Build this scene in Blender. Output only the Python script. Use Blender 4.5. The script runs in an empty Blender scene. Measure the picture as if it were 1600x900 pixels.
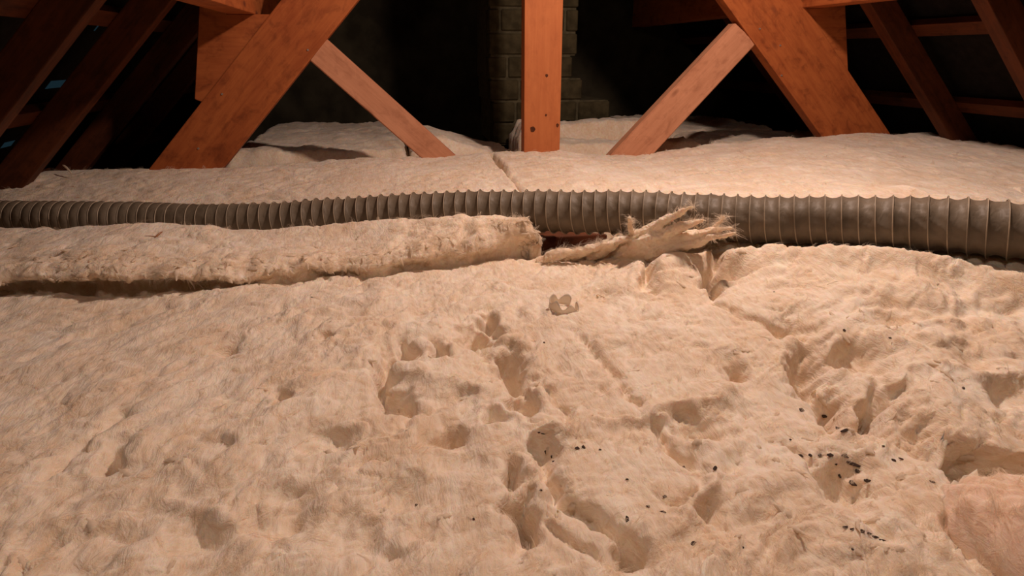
import bpy, bmesh, math, random
import numpy as np
from mathutils import Vector, Matrix

S = bpy.context.scene
COL = S.collection
rng = np.random.default_rng(7)
random.seed(7)

# ------------------------------------------------------------------ camera
F_PX = 1000.0
YAW, PITCH = math.radians(10.6), math.radians(20.0)
CAM = np.array([0.0, 0.0, 0.37])
_cy, _sy, _cp, _sp = math.cos(YAW), math.sin(YAW), math.cos(PITCH), math.sin(PITCH)
FW = np.array([_sy * _cp, _cy * _cp, -_sp])
RT = np.array([_cy, -_sy, 0.0])
UP = np.cross(RT, FW)
cam_data = bpy.data.cameras.new('camera')
cam_data.sensor_width = 36.0
cam_data.lens = 36.0 * F_PX / 1600.0
cam_data.clip_start = 0.01
cam = bpy.data.objects.new('camera', cam_data)
COL.objects.link(cam)
cam.matrix_world = Matrix(((RT[0], UP[0], -FW[0], CAM[0]), (RT[1], UP[1], -FW[1], CAM[1]),
                           (RT[2], UP[2], -FW[2], CAM[2]), (0, 0, 0, 1)))
S.camera = cam

# ------------------------------------------------------------------ world, lamps, exposure
world = bpy.data.worlds.new('world')
S.world = world
world.use_nodes = True
bg = world.node_tree.nodes['Background']
bg.inputs[0].default_value = (0.25, 0.62, 0.85, 1)
bg.inputs[1].default_value = 0.025

def point_lamp(name, loc, watts, colour, radius):
    d = bpy.data.lights.new(name, 'POINT')
    d.energy = watts
    d.color = colour
    d.shadow_soft_size = radius
    o = bpy.data.objects.new(name, d)
    COL.objects.link(o)
    o.location = loc
    return o

# the bare bulb of the loft, hanging above the duct just out of frame
point_lamp('loft_bulb', (0.65, 1.16, 1.04), 45.0, (1.0, 0.745, 0.63), 0.035)
# added fill lamp just above the camera, brightens the foreground wool
point_lamp('fill_lamp', (-0.02, 0.04, 0.88), 9.0, (1.0, 0.745, 0.63), 0.05)

S.view_settings.view_transform = 'Standard'
S.view_settings.look = 'None'
S.view_settings.gamma = 1.0
S.view_settings.use_curve_mapping = False
S.view_settings.exposure = 0.0

# ------------------------------------------------------------------ pixel -> place helpers (1600 x 900 frame)
def ray(x, y):
    return FW + RT * (x - 800.0) / F_PX + UP * (450.0 - y) / F_PX
def at_y(x, y, Y):
    d = ray(x, y); return CAM + d * (Y / d[1])
def at_z(x, y, Z):
    d = ray(x, y); return CAM + d * ((Z - CAM[2]) / d[2])
def at_depth(x, y, s):
    return CAM + ray(x, y) * s

# ------------------------------------------------------------------ noise
def _hash(ix, iy, seed):
    h = (ix.astype(np.int64) * 374761393 + iy.astype(np.int64) * 668265263 + seed * 1442695041) & 0xFFFFFFFF
    h = ((h ^ (h >> 13)) * 1274126177) & 0xFFFFFFFF
    h = h ^ (h >> 16)
    return (h & 0xFFFF) / 65535.0 * 2 * math.pi
def perlin(x, y, seed=0):
    x0 = np.floor(x); y0 = np.floor(y)
    fx = x - x0; fy = y - y0
    ix = x0.astype(np.int64); iy = y0.astype(np.int64)
    u = fx * fx * fx * (fx * (fx * 6 - 15) + 10)
    v = fy * fy * fy * (fy * (fy * 6 - 15) + 10)
    def g(dx, dy):
        a = _hash(ix + dx, iy + dy, seed)
        return np.cos(a) * (fx - dx) + np.sin(a) * (fy - dy)
    n0 = g(0, 0) * (1 - u) + g(1, 0) * u
    n1 = g(0, 1) * (1 - u) + g(1, 1) * u
    return (n0 * (1 - v) + n1 * v) * 1.5
def fbm(x, y, oct=4, seed=0, gain=0.5):
    s = 0; a = 1.0; t = 0
    for k in range(oct):
        s = s + a * perlin(x * 2 ** k + 17.3 * k, y * 2 ** k - 9.1 * k, seed + k)
        t += a; a *= gain
    return s / t
def billow(x, y, oct=3, seed=0):
    s = 0; a = 1.0; t = 0
    for k in range(oct):
        s = s + a * np.abs(perlin(x * 2 ** k + 5.7 * k, y * 2 ** k + 3.3 * k, seed + k))
        t += a; a *= 0.5
    return s / t
def sstep(a, b, x):
    t = np.clip((x - a) / (b - a), 0, 1)
    return t * t * (3 - 2 * t)

# ------------------------------------------------------------------ materials
def new_mat(name):
    m = bpy.data.materials.new(name)
    m.use_nodes = True
    nt = m.node_tree
    return m, nt, nt.nodes['Principled BSDF']
def node(nt, kind, **kw):
    n = nt.nodes.new(kind)
    for k, v in kw.items():
        if k in n.inputs: n.inputs[k].default_value = v
        else: setattr(n, k, v)
    return n
def mapped_noise(nt, coord, scale3, nscale, detail=4, rough=0.55, dist=0.0, rot=(0, 0, 0)):
    mp = node(nt, 'ShaderNodeMapping')
    mp.inputs['Scale'].default_value = scale3
    mp.inputs['Rotation'].default_value = rot
    nt.links.new(coord, mp.inputs['Vector'])
    n = node(nt, 'ShaderNodeTexNoise')
    n.inputs['Scale'].default_value = nscale
    n.inputs['Detail'].default_value = detail
    n.inputs['Roughness'].default_value = rough
    n.inputs['Distortion'].default_value = dist
    nt.links.new(mp.outputs[0], n.inputs['Vector'])
    return n
def ramp(nt, src, stops):
    r = node(nt, 'ShaderNodeValToRGB')
    e = r.color_ramp.elements
    while len(e) < len(stops): e.new(0.5)
    for el, (p, c) in zip(e, stops):
        el.position = p
        el.color = (*c, 1)
    nt.links.new(src, r.inputs[0])
    return r

def wool_material(name, c_lo, c_hi, sss=0.0, bump=0.6):
    m, nt, b = new_mat(name)
    tc = node(nt, 'ShaderNodeTexCoord')
    co = tc.outputs['Object']
    n1 = mapped_noise(nt, co, (1, 1, 1), 9, 5, 0.6, 0.6)
    wsp = mapped_noise(nt, co, (1, 0.3, 1), 38, 5, 0.65, 2.8, (0, 0, 0.7))
    mxf = node(nt, 'ShaderNodeMix', data_type='FLOAT'); mxf.inputs['Factor'].default_value = 0.5
    nt.links.new(n1.outputs[0], mxf.inputs['A']); nt.links.new(wsp.outputs[0], mxf.inputs['B'])
    r = ramp(nt, mxf.outputs[0], [(0.36, c_lo), (0.60, c_hi)])
    nt.links.new(r.outputs[0], b.inputs['Base Color'])
    b.inputs['Roughness'].default_value = 0.95
    b.inputs['Specular IOR Level'].default_value = 0.1
    b.inputs['Sheen Weight'].default_value = 0.15
    b.inputs['Sheen Roughness'].default_value = 0.6
    b.inputs['Subsurface Weight'].default_value = sss
    b.inputs['Subsurface Radius'].default_value = (1.0, 0.55, 0.28)
    b.inputs['Subsurface Scale'].default_value = 0.006
    # felted fibres: swirling stretched noise, coarse and fine
    f1 = mapped_noise(nt, co, (1, 0.28, 1), 70, 4, 0.6, 3.0, (0, 0, 0.6))
    f2 = mapped_noise(nt, co, (0.3, 1, 1), 260, 3, 0.6, 2.5, (0, 0, -0.5))
    b1 = node(nt, 'ShaderNodeBump'); b1.inputs['Strength'].default_value = bump; b1.inputs['Distance'].default_value = 0.006
    b2 = node(nt, 'ShaderNodeBump'); b2.inputs['Strength'].default_value = bump * 0.5; b2.inputs['Distance'].default_value = 0.0025
    nt.links.new(f1.outputs[0], b1.inputs['Height'])
    nt.links.new(f2.outputs[0], b2.inputs['Height'])
    nt.links.new(b1.outputs[0], b2.inputs['Normal'])
    nt.links.new(b2.outputs[0], b.inputs['Normal'])
    return m

def wood_material(name, c_dark, c_light, c_knot, rough=0.7, scale=1.0, stain=0.45):
    m, nt, b = new_mat(name)
    tc = node(nt, 'ShaderNodeTexCoord')
    oi = node(nt, 'ShaderNodeObjectInfo')
    add = node(nt, 'ShaderNodeVectorMath', operation='ADD')
    mul = node(nt, 'ShaderNodeMath', operation='MULTIPLY'); mul.inputs[1].default_value = 13.7
    nt.links.new(oi.outputs['Random'], mul.inputs[0])
    nt.links.new(tc.outputs['Object'], add.inputs[0]); nt.links.new(mul.outputs[0], add.inputs[1])
    co = add.outputs[0]
    g = mapped_noise(nt, co, (1.2, 22, 22), 4 * scale, 5, 0.6, 0.8)
    blotch = mapped_noise(nt, co, (2.5, 7, 7), 3, 4, 0.6, 0.4)
    mix = node(nt, 'ShaderNodeMix', data_type='FLOAT'); mix.inputs['Factor'].default_value = 0.55
    nt.links.new(g.outputs[0], mix.inputs['A']); nt.links.new(blotch.outputs[0], mix.inputs['B'])
    stn = mapped_noise(nt, co, (6, 9, 9), 3.5, 5, 0.65, 0.5)
    r0 = ramp(nt, mix.outputs[0], [(0.34, c_dark), (0.6, c_light)])
    st = ramp(nt, stn.outputs[0], [(0.30, tuple(0.55 * v + 0.02 for v in c_dark)), (0.50, (1, 1, 1))])
    r = node(nt, 'ShaderNodeMix', data_type='RGBA', blend_type='MULTIPLY'); r.inputs['Factor'].default_value = stain
    nt.links.new(r0.outputs[0], r.inputs['A']); nt.links.new(st.outputs[0], r.inputs['B'])
    mp = node(nt, 'ShaderNodeMapping'); mp.inputs['Scale'].default_value = (5, 11, 11)
    nt.links.new(co, mp.inputs[0])
    vo = node(nt, 'ShaderNodeTexVoronoi'); vo.inputs['Scale'].default_value = 1.0
    nt.links.new(mp.outputs[0], vo.inputs['Vector'])
    kn = ramp(nt, vo.outputs['Distance'], [(0.05, (1, 1, 1)), (0.13, (0, 0, 0))])
    mk = node(nt, 'ShaderNodeMix', data_type='RGBA')
    nt.links.new(kn.outputs[0], mk.inputs['Factor'])
    nt.links.new(r.outputs['Result'], mk.inputs['A']); mk.inputs['B'].default_value = (*c_knot, 1)
    nt.links.new(mk.outputs['Result'], b.inputs['Base Color'])
    b.inputs['Roughness'].default_value = rough
    b.inputs['Specular IOR Level'].default_value = 0.25
    bu = node(nt, 'ShaderNodeBump'); bu.inputs['Strength'].default_value = 0.25; bu.inputs['Distance'].default_value = 0.002
    nt.links.new(g.outputs[0], bu.inputs['Height']); nt.links.new(bu.outputs[0], b.inputs['Normal'])
    return m

def plain_material(name, c, rough=0.8, spec=0.3, metal=0.0, mottled=0.25, nscale=40):
    m, nt, b = new_mat(name)
    tc = node(nt, 'ShaderNodeTexCoord')
    n = mapped_noise(nt, tc.outputs['Object'], (1, 1, 1), nscale, 4)
    lo = tuple(v * (1 - mottled) for v in c); hi = tuple(min(1, v * (1 + mottled)) for v in c)
    r = ramp(nt, n.outputs[0], [(0.35, lo), (0.65, hi)])
    nt.links.new(r.outputs[0], b.inputs['Base Color'])
    b.inputs['Roughness'].default_value = rough
    b.inputs['Specular IOR Level'].default_value = spec
    b.inputs['Metallic'].default_value = metal
    return m

M = {}
M['wool'] = wool_material('mineral_wool', (0.74, 0.55, 0.37), (0.91, 0.79, 0.635), sss=0.6, bump=0.48)
M['wool_pink'] = wool_material('mineral_wool_pinkish', (0.80, 0.54, 0.38), (0.88, 0.70, 0.55), sss=0.6, bump=0.3)
M['fibre'] = plain_material('wool_fibre', (0.92, 0.81, 0.66), 0.9, 0.2, mottled=0.05)
_nt = M['fibre'].node_tree
_tr = node(_nt, 'ShaderNodeBsdfTranslucent'); _tr.inputs[0].default_value = (0.92, 0.81, 0.66, 1)
_mx = node(_nt, 'ShaderNodeMixShader'); _mx.inputs[0].default_value = 0.5
_nt.links.new(_nt.nodes['Principled BSDF'].outputs[0], _mx.inputs[1]); _nt.links.new(_tr.outputs[0], _mx.inputs[2])
_nt.links.new(_mx.outputs[0], _nt.nodes['Material Output'].inputs[0])
M['truss'] = wood_material('stained_truss_timber', (0.28, 0.066, 0.016), (0.41, 0.116, 0.030), (0.16, 0.04, 0.015))
M['brace'] = wood_material('bare_brace_timber', (0.46, 0.20, 0.105), (0.58, 0.27, 0.15), (0.24, 0.09, 0.045), stain=0.3)
M['post'] = wood_material('bare_post_timber', (0.41, 0.120, 0.037), (0.49, 0.158, 0.050), (0.26, 0.06, 0.02), stain=0.15)
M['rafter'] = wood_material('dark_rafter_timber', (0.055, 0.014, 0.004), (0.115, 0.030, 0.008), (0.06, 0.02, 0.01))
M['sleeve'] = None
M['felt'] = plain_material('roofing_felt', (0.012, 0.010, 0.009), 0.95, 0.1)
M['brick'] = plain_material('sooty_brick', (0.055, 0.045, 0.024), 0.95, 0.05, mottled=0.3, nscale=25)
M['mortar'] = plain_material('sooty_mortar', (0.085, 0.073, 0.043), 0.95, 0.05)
M['plaster'] = plain_material('ceiling_plasterboard', (0.18, 0.12, 0.08), 0.95, 0.1)
M['soot'] = plain_material('soot', (0.055, 0.034, 0.024), 0.9, 0.2)
M['straw'] = plain_material('dry_straw', (0.26, 0.11, 0.05), 0.85, 0.2)
M['steel'] = plain_material('dull_steel', (0.45, 0.40, 0.34), 0.45, 0.5, 0.7)
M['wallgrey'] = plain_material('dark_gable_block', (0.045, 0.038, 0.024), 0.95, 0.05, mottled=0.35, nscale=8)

# grey coated fabric of the duct
m, nt, b = new_mat('duct_sleeve_fabric')
tc = node(nt, 'ShaderNodeTexCoord')
n1 = mapped_noise(nt, tc.outputs['Object'], (1, 1, 1), 14, 5, 0.6, 0.4)
r = ramp(nt, n1.outputs[0], [(0.3, (0.115, 0.088, 0.058)), (0.68, (0.190, 0.150, 0.105))])
nt.links.new(r.outputs[0], b.inputs['Base Color'])
b.inputs['Roughness'].default_value = 0.55
b.inputs['Specular IOR Level'].default_value = 0.3
n2 = mapped_noise(nt, tc.outputs['Object'], (1, 1, 0.4), 70, 3, 0.5, 1.0, (0.3, 0.5, 0.2))
bu = node(nt, 'ShaderNodeBump'); bu.inputs['Strength'].default_value = 0.35; bu.inputs['Distance'].default_value = 0.004
nt.links.new(n2.outputs[0], bu.inputs['Height']); nt.links.new(bu.outputs[0], b.inputs['Normal'])
M['sleeve'] = m
M['wire'] = plain_material('duct_coil_ridge', (0.34, 0.27, 0.19), 0.5, 0.4, mottled=0.3, nscale=20)

# translucent plastic scrap
m, nt, b = new_mat('cloudy_plastic_film')
b.inputs['Base Color'].default_value = (0.92, 0.82, 0.68, 1)
b.inputs['Roughness'].default_value = 0.3
b.inputs['Transmission Weight'].default_value = 0.45
b.inputs['IOR'].default_value = 1.2
n2 = mapped_noise(nt, node(nt, 'ShaderNodeTexCoord').outputs['Object'], (1, 1, 1), 150, 3)
bu = node(nt, 'ShaderNodeBump'); bu.inputs['Strength'].default_value = 0.4; bu.inputs['Distance'].default_value = 0.002
nt.links.new(n2.outputs[0], bu.inputs['Height']); nt.links.new(bu.outputs[0], b.inputs['Normal'])
M['film'] = m

# ------------------------------------------------------------------ object helpers
def link(name, me, mat, parent=None, smooth=True):
    if mat is not None: me.materials.append(mat)
    o = bpy.data.objects.new(name, me)
    COL.objects.link(o)
    if parent is not None: o.parent = parent
    if smooth:
        me.polygons.foreach_set('use_smooth', np.ones(len(me.polygons), dtype=bool))
    return o
def tag(o, label=None, cat=None, group=None, kind=None):
    if label: o['label'] = label
    if cat: o['category'] = cat
    if group: o['group'] = group
    if kind: o['kind'] = kind
    return o
def empty(name, loc=(0, 0, 0)):
    o = bpy.data.objects.new(name, None)
    o.empty_display_size = 0.05
    COL.objects.link(o)
    o.location = loc
    return o
def mesh_np(name, V, Fq):
    me = bpy.data.meshes.new(name)
    V = np.ascontiguousarray(V, dtype=np.float32).reshape(-1, 3)
    Fq = np.ascontiguousarray(Fq, dtype=np.int32)
    k = Fq.shape[1]
    me.vertices.add(len(V)); me.vertices.foreach_set('co', V.ravel())
    me.loops.add(Fq.size); me.loops.foreach_set('vertex_index', Fq.ravel())
    me.polygons.add(len(Fq))
    me.polygons.foreach_set('loop_start', np.arange(len(Fq), dtype=np.int32) * k)
    me.polygons.foreach_set('loop_total', np.full(len(Fq), k, dtype=np.int32))
    me.update(calc_edges=True)
    return me
def grid_faces(nr, nc, wrap=False):
    r = np.arange(nr - 1)[:, None]; c = np.arange(nc if wrap else nc - 1)[None, :]
    c2 = (c + 1) % nc
    a = r * nc + c; b_ = r * nc + c2; d = (r + 1) * nc + c; e = (r + 1) * nc + c2
    return np.stack([a + 0 * b_, b_ + 0 * a, e, d], -1).reshape(-1, 4)
def board_mesh(L, W, T, bevel=0.003, wob=0.0):
    bm = bmesh.new()
    bmesh.ops.create_cube(bm, size=1)
    bmesh.ops.scale(bm, vec=(L, W, T), verts=bm.verts)
    if bevel:
        bmesh.ops.bevel(bm, geom=list(bm.edges), offset=bevel, segments=2, affect='EDGES', profile=0.6)
    me = bpy.data.meshes.new('board')
    bm.to_mesh(me); bm.free()
    return me
LOCAL = {}
def board(name, p0, p1, width, thick, depth_axis, mat, parent=None, bevel=0.003):
    """a plank from p0 to p1; depth_axis is the direction of its thickness"""
    p0 = Vector(p0); p1 = Vector(p1)
    ax = (p1 - p0).normalized()
    dz = Vector(depth_axis); dz = (dz - ax * dz.dot(ax)).normalized()
    dy = dz.cross(ax)
    me = board_mesh((p1 - p0).length, width, thick, bevel)
    o = link(name, me, mat, parent, smooth=False)
    c = (p0 + p1) / 2
    mw = Matrix(((ax.x, dy.x, dz.x, c.x), (ax.y, dy.y, dz.y, c.y), (ax.z, dy.z, dz.z, c.z), (0, 0, 0, 1)))
    if parent is not None:
        mw = Matrix.Translation(-parent.location) @ mw
    o.matrix_local = mw
    LOCAL[o.name] = mw.copy()
    return o
def prism(name, poly_xz, y0, y1, mat, parent=None, bevel=0.002):
    bm = bmesh.new()
    a = [bm.verts.new((x, y0, z)) for x, z in poly_xz]
    c = [bm.verts.new((x, y1, z)) for x, z in poly_xz]
    n = len(a)
    bm.faces.new(a); bm.faces.new(c[::-1])
    for i in range(n):
        bm.faces.new((a[i], c[i], c[(i + 1) % n], a[(i + 1) % n]))
    bmesh.ops.recalc_face_normals(bm, faces=bm.faces)
    if bevel: bmesh.ops.bevel(bm, geom=list(bm.edges), offset=bevel, segments=1, affect='EDGES')
    me = bpy.data.meshes.new(name)
    bm.to_mesh(me); bm.free()
    o = link(name, me, mat, parent, smooth=False)
    if parent is not None:
        o.matrix_local = Matrix.Translation(-parent.location)
    return o

# ------------------------------------------------------------------ where the roof stands
XC = 0.483                       # king post centre line
TRUSS_Y = 2.05
ROOF_OFF, ROOF_Z = 1.005, 0.50   # underside of rafters: |x - XC| = ROOF_OFF at z = ROOF_Z, 45 degrees
SLOPE = math.radians(46)
FLOOR_Z = -0.16
def roof_x(side, z, out=0.0):
    """x of the rafters' underside at height z, pushed out perpendicular by out"""
    return XC + side * (ROOF_OFF - (z - ROOF_Z) / math.tan(SLOPE) + out / math.sin(SLOPE))

# ================================================================== SETTING
fl = link('floor', mesh_np('floor', [(-2.4, -2.2, FLOOR_Z), (3.4, -2.2, FLOOR_Z), (3.4, 3.75, FLOOR_Z), (-2.4, 3.75, FLOOR_Z)], [[0, 1, 2, 3]]), M['plaster'], smooth=False)
tag(fl, 'dark back of the ceiling boards under the loft insulation', kind='structure')

def slope_pt(side, s, y, out):
    """s = height z along the slope"""
    return (roof_x(side, s, out), y, s)
def roof_slope(name, side, gaps):
    # felt laid in courses; small openings let the daylight in
    out = 0.112
    zs = sorted({FLOOR_Z, 1.62} | {g[2] for g in gaps} | {g[3] for g in gaps})
    V = []; Fc = []
    for z0, z1 in zip(zs[:-1], zs[1:]):
        ys = sorted({-2.2, 3.75} | {g[k] for g in gaps for k in (0, 1) if g[2] < (z0 + z1) / 2 < g[3]})
        for ya, yb in zip(ys[:-1], ys[1:]):
            if any(g[0] < (ya + yb) / 2 < g[1] and g[2] < (z0 + z1) / 2 < g[3] for g in gaps): continue
            i = len(V)
            V += [slope_pt(side, z0, ya, out), slope_pt(side, z0, yb, out), slope_pt(side, z1, yb, out), slope_pt(side, z1, ya, out)]
            Fc.append([i, i + 1, i + 2, i + 3])
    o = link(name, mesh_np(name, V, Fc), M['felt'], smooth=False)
    return o
def gap_at(x0, y0, x1, y1):
    # the opening in the left slope seen at this patch of the photograph, as y and z ranges on the felt
    res = []
    for (px, py) in ((x0, y0), (x1, y1)):
        d = ray(px, py)
        n = np.array([math.sin(SLOPE), 0, -math.cos(SLOPE)])      # left slope normal, into the loft
        p0 = np.array(slope_pt(-1, 0.5, 0, 0.112))
        t = ((p0 - CAM) @ n) / (d @ n)
        res.append(CAM + d * t)
    a, c = res
    return (min(a[1], c[1]), max(a[1], c[1]), min(a[2], c[2]), max(a[2], c[2]))
left_gaps = [gap_at(70, 139, 112, 124), gap_at(0, 232, 24, 219), gap_at(146, 48, 158, 36)]
tag(roof_slope('wall_left', -1, left_gaps), 'dark roofing felt of the left roof slope', kind='structure')
tag(roof_slope('wall_right', 1, []), 'dark roofing felt of the right roof slope', kind='structure')
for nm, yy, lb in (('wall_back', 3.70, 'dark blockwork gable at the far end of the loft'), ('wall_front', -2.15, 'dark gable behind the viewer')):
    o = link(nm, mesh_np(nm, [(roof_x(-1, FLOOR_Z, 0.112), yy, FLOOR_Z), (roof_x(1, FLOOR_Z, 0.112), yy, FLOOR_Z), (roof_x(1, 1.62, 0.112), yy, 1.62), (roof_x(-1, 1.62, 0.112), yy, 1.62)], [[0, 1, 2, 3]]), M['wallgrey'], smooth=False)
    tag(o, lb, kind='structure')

# ------------------------------------------------------------------ common rafters and battens
R_T, R_D = 0.048, 0.072
for side, nm in ((-1, 'left'), (1, 'right')):
    for k, y in enumerate((1.50, 1.90, 2.34, 2.78)):
        mid = R_D / 2
        p0 = (roof_x(side, -0.12, mid), y + R_T / 2, -0.12)
        p1 = (roof_x(side, 1.55, mid), y + R_T / 2, 1.55)
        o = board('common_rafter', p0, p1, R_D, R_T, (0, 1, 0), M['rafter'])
        where = ('nearest the viewer', 'second from the viewer, just before the truss', 'first one behind the truss',
                 'second one behind the truss')[k]
        tag(o, f'dark common rafter on the {nm} roof slope, {where}', 'rafter', 'common rafters')
    for k, z in enumerate((-0.02, 0.215, 0.45, 0.685)):
        zz = z + (0.012 if side < 0 else 0.0)
        p0 = (roof_x(side, zz, R_D + 0.0125), 0.4, zz)
        p1 = (roof_x(side, zz, R_D + 0.0125), 3.6, zz)
        n = (side * math.sin(SLOPE), 0, math.cos(SLOPE))
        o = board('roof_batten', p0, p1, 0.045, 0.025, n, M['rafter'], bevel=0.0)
        cnt = ('lowest', 'second from the eaves', 'third from the eaves', 'topmost of four')[k]
        tag(o, f'thin dark roof batten across the {nm} rafters, {cnt}', 'batten', 'roof battens')

# ------------------------------------------------------------------ purlins
pl = at_y(398, 22, TRUSS_Y); pr = at_y(1254, 12, TRUSS_Y)
PW, PH = 0.075, 0.175
for side, p, lb in ((-1, pl, 'heavy orange-brown purlin running over the left packing block'), (1, pr, 'heavy orange-brown purlin running over the right packing block')):
    cx = p[0] + side * PW / 2
    o = board('purlin', (cx, 0.6, p[2] + PH / 2), (cx, 3.6, p[2] + PH / 2), PW, PH, (0, 0, 1), M['truss'])
    tag(o, lb, 'purlin', 'purlins')

# ------------------------------------------------------------------ the truss
truss = empty('roof_truss', (XC, TRUSS_Y, -0.10))
tag(truss, 'orange-brown timber roof truss with king post, sloping chords and two diagonal braces', 'truss')
TT = 0.05
def wide_board(name, in_b, in_t, out_b, mat, front, thick):
    # plank in the plane of the truss given two points of one edge and a point of the other
    a = at_y(*in_b, TRUSS_Y); c = at_y(*in_t, TRUSS_Y); d = at_y(*out_b, TRUSS_Y)
    ax = (c - a) / np.linalg.norm(c - a)
    off = (d - a) - ax * ((d - a) @ ax)
    w = np.linalg.norm(off)
    mid = off / 2
    lo = a + mid - ax * 0.25; hi = c + mid + ax * 0.75
    for q in (lo, hi): q[1] = front + thick / 2
    return board(name, lo, hi, w, thick, (0, 1, 0), mat, truss), ax, off
cl, axl, offl = wide_board('principal_rafter', (350, 262), (560, 0), (232, 265), M['truss'], TRUSS_Y, TT)
cr, axr, offr = wide_board('principal_rafter', (1283, 212), (1130, 0), (1390, 207), M['truss'], TRUSS_Y, TT)
kp0 = at_y(849.5, 232, TRUSS_Y)
kp = board('king_post', (XC, TRUSS_Y + TT / 2, -0.12), (XC - 0.003, TRUSS_Y + TT / 2, 1.45), 0.119, TT, (0, 1, 0), M['post'], truss)
kp['label'] = 'upright orange king post with small dark knots'
def brace(top_a, top_b, bot_a, bot_b, front, thick, ext_top=0.0):
    ta, tb, ba, bb = (at_y(*p, TRUSS_Y) for p in (top_a, top_b, bot_a, bot_b))
    ax = (ta - ba) / np.linalg.norm(ta - ba)
    down = 0.18
    pts = [ta + ax * ext_top, tb + (tb - bb) / np.linalg.norm(tb - bb) * ext_top, bb - ax * down, ba - ax * down]
    # the two long edges run parallel
    poly = [(p[0], p[2]) for p in pts]
    L = empty
    c = np.mean(pts, axis=0)
    bm = bmesh.new()
    # local frame with x along the brace, for the grain
    dx = Vector((ax[0], 0, ax[2])).normalized(); dn = Vector((0, 1, 0)); dyv = dn.cross(dx)
    loc = [Vector((x - c[0], 0, z - c[2])) for x, z in poly]
    a = [bm.verts.new((v.dot(dx), v.dot(dyv), -thick / 2)) for v in loc]
    e = [bm.verts.new((v.dot(dx), v.dot(dyv), thick / 2)) for v in loc]
    bm.faces.new(a); bm.faces.new(e[::-1])
    for i in range(4): bm.faces.new((a[i], e[i], e[(i + 1) % 4], a[(i + 1) % 4]))
    bmesh.ops.recalc_face_normals(bm, faces=bm.faces)
    bmesh.ops.bevel(bm, geom=list(bm.edges), offset=0.003, segments=2, affect='EDGES')
    me = bpy.data.meshes.new('brace'); bm.to_mesh(me); bm.free()
    o = link('brace', me, M['brace'], truss, smooth=False)
    mw = Matrix(((dx.x, dyv.x, dn.x, c[0]), (dx.y, dyv.y, dn.y, front + thick / 2), (dx.z, dyv.z, dn.z, c[2]), (0, 0, 0, 1)))
    o.matrix_local = Matrix.Translation(-truss.location) @ mw
    o['label'] = 'paler diagonal brace'
    return o
brace((509, 60), (483, 94), (712, 243), (655, 245), TRUSS_Y + 0.004, 0.042)
brace((1146, 40), (1180, 72), (955, 243), (1025, 240), TRUSS_Y + 0.006, 0.042, 0.012)
def block(pts, nm='packing_block'):
    return prism(nm, [(p[0], p[2]) for p in pts], TRUSS_Y + 0.004, TRUSS_Y + 0.046, M['truss'], truss)
def on_edge(a, ax, off, z):
    p = np.array(a) + off; t = (z - p[2]) / ax[2]; return p + ax * t
eL = at_y(350, 262, TRUSS_Y); eR = at_y(1283, 212, TRUSS_Y)
kL = at_y(303, 155, TRUSS_Y); vL = at_y(311, 0, TRUSS_Y)
kR = at_y(1327, 115, TRUSS_Y); vR = at_y(1322, 0, TRUSS_Y)
def blk(kink, vtop, edge, ax, off, pz, px_in, px_out):
    in1 = on_edge(edge, ax, off * 0.98, kink[2] - 0.01); in2 = on_edge(edge, ax, off * 0.98, pz)
    up = vtop + (vtop - kink) / (vtop[2] - kink[2]) * 0.10
    P = lambda x, z: np.array([x, TRUSS_Y, z])
    block([kink, in1, in2, P(px_in, pz), P(px_out, pz), P(px_out, up[2]), up])
blk(kL, vL, eL, axl, offl, pl[2], min(pl[0], on_edge(eL, axl, offl, pl[2])[0] - 0.001), pl[0] - PW)
blk(kR, vR, eR, axr, offr, pr[2], max(pr[0], on_edge(eR, axr, offr, pr[2])[0] + 0.001), pr[0] + PW)
# nail heads
def nail(px, py, r=0.004):
    p = at_y(px, py, TRUSS_Y)
    bm = bmesh.new()
    bmesh.ops.create_cone(bm, cap_ends=True, segments=10, radius1=r, radius2=r * 0.7, depth=0.004)
    me = bpy.data.meshes.new('nail'); bm.to_mesh(me); bm.free()
    o = link('nail', me, M['steel'], truss, smooth=False)
    o.matrix_local = Matrix.Translation(Vector(p) + Vector((0, -0.001, 0)) - truss.location) @ Matrix.Rotation(math.radians(90), 4, 'X')
    o['label'] = 'nail head'
for q in ((481, 78), (1187, 45), (1221, 118), (347, 147), (310, 232), (1219, 71)): nail(*q, r=0.0035)
# knots of the post: shallow plugs of darker heartwood
def knot(px, py, r):
    p = at_y(px, py, TRUSS_Y)
    bm = bmesh.new()
    bmesh.ops.create_circle(bm, cap_ends=True, segments=12, radius=r)
    for v in bm.verts: v.co.x *= random.uniform(0.7, 1.1); v.co.y *= random.uniform(0.8, 1.2)
    ex = bmesh.ops.extrude_face_region(bm, geom=list(bm.faces))
    for v in ex['geom']:
        if isinstance(v, bmesh.types.BMVert): v.co.z += 0.002; v.co.x *= 0.8; v.co.y *= 0.8
    me = bpy.data.meshes.new('knot'); bm.to_mesh(me); bm.free()
    o = link('knot', me, M['rafter'], kp, smooth=False)
    o.matrix_local = LOCAL[kp.name].inverted() @ (Matrix.Translation(Vector(p) + Vector((0, 0.0004, 0)) - truss.location) @ Matrix.Rotation(math.radians(90), 4, 'X'))
for q in ((854, 118, 0.0055), (853, 180, 0.004), (832, 202, 0.010), (871, 196, 0.006)): knot(*q)

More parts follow.
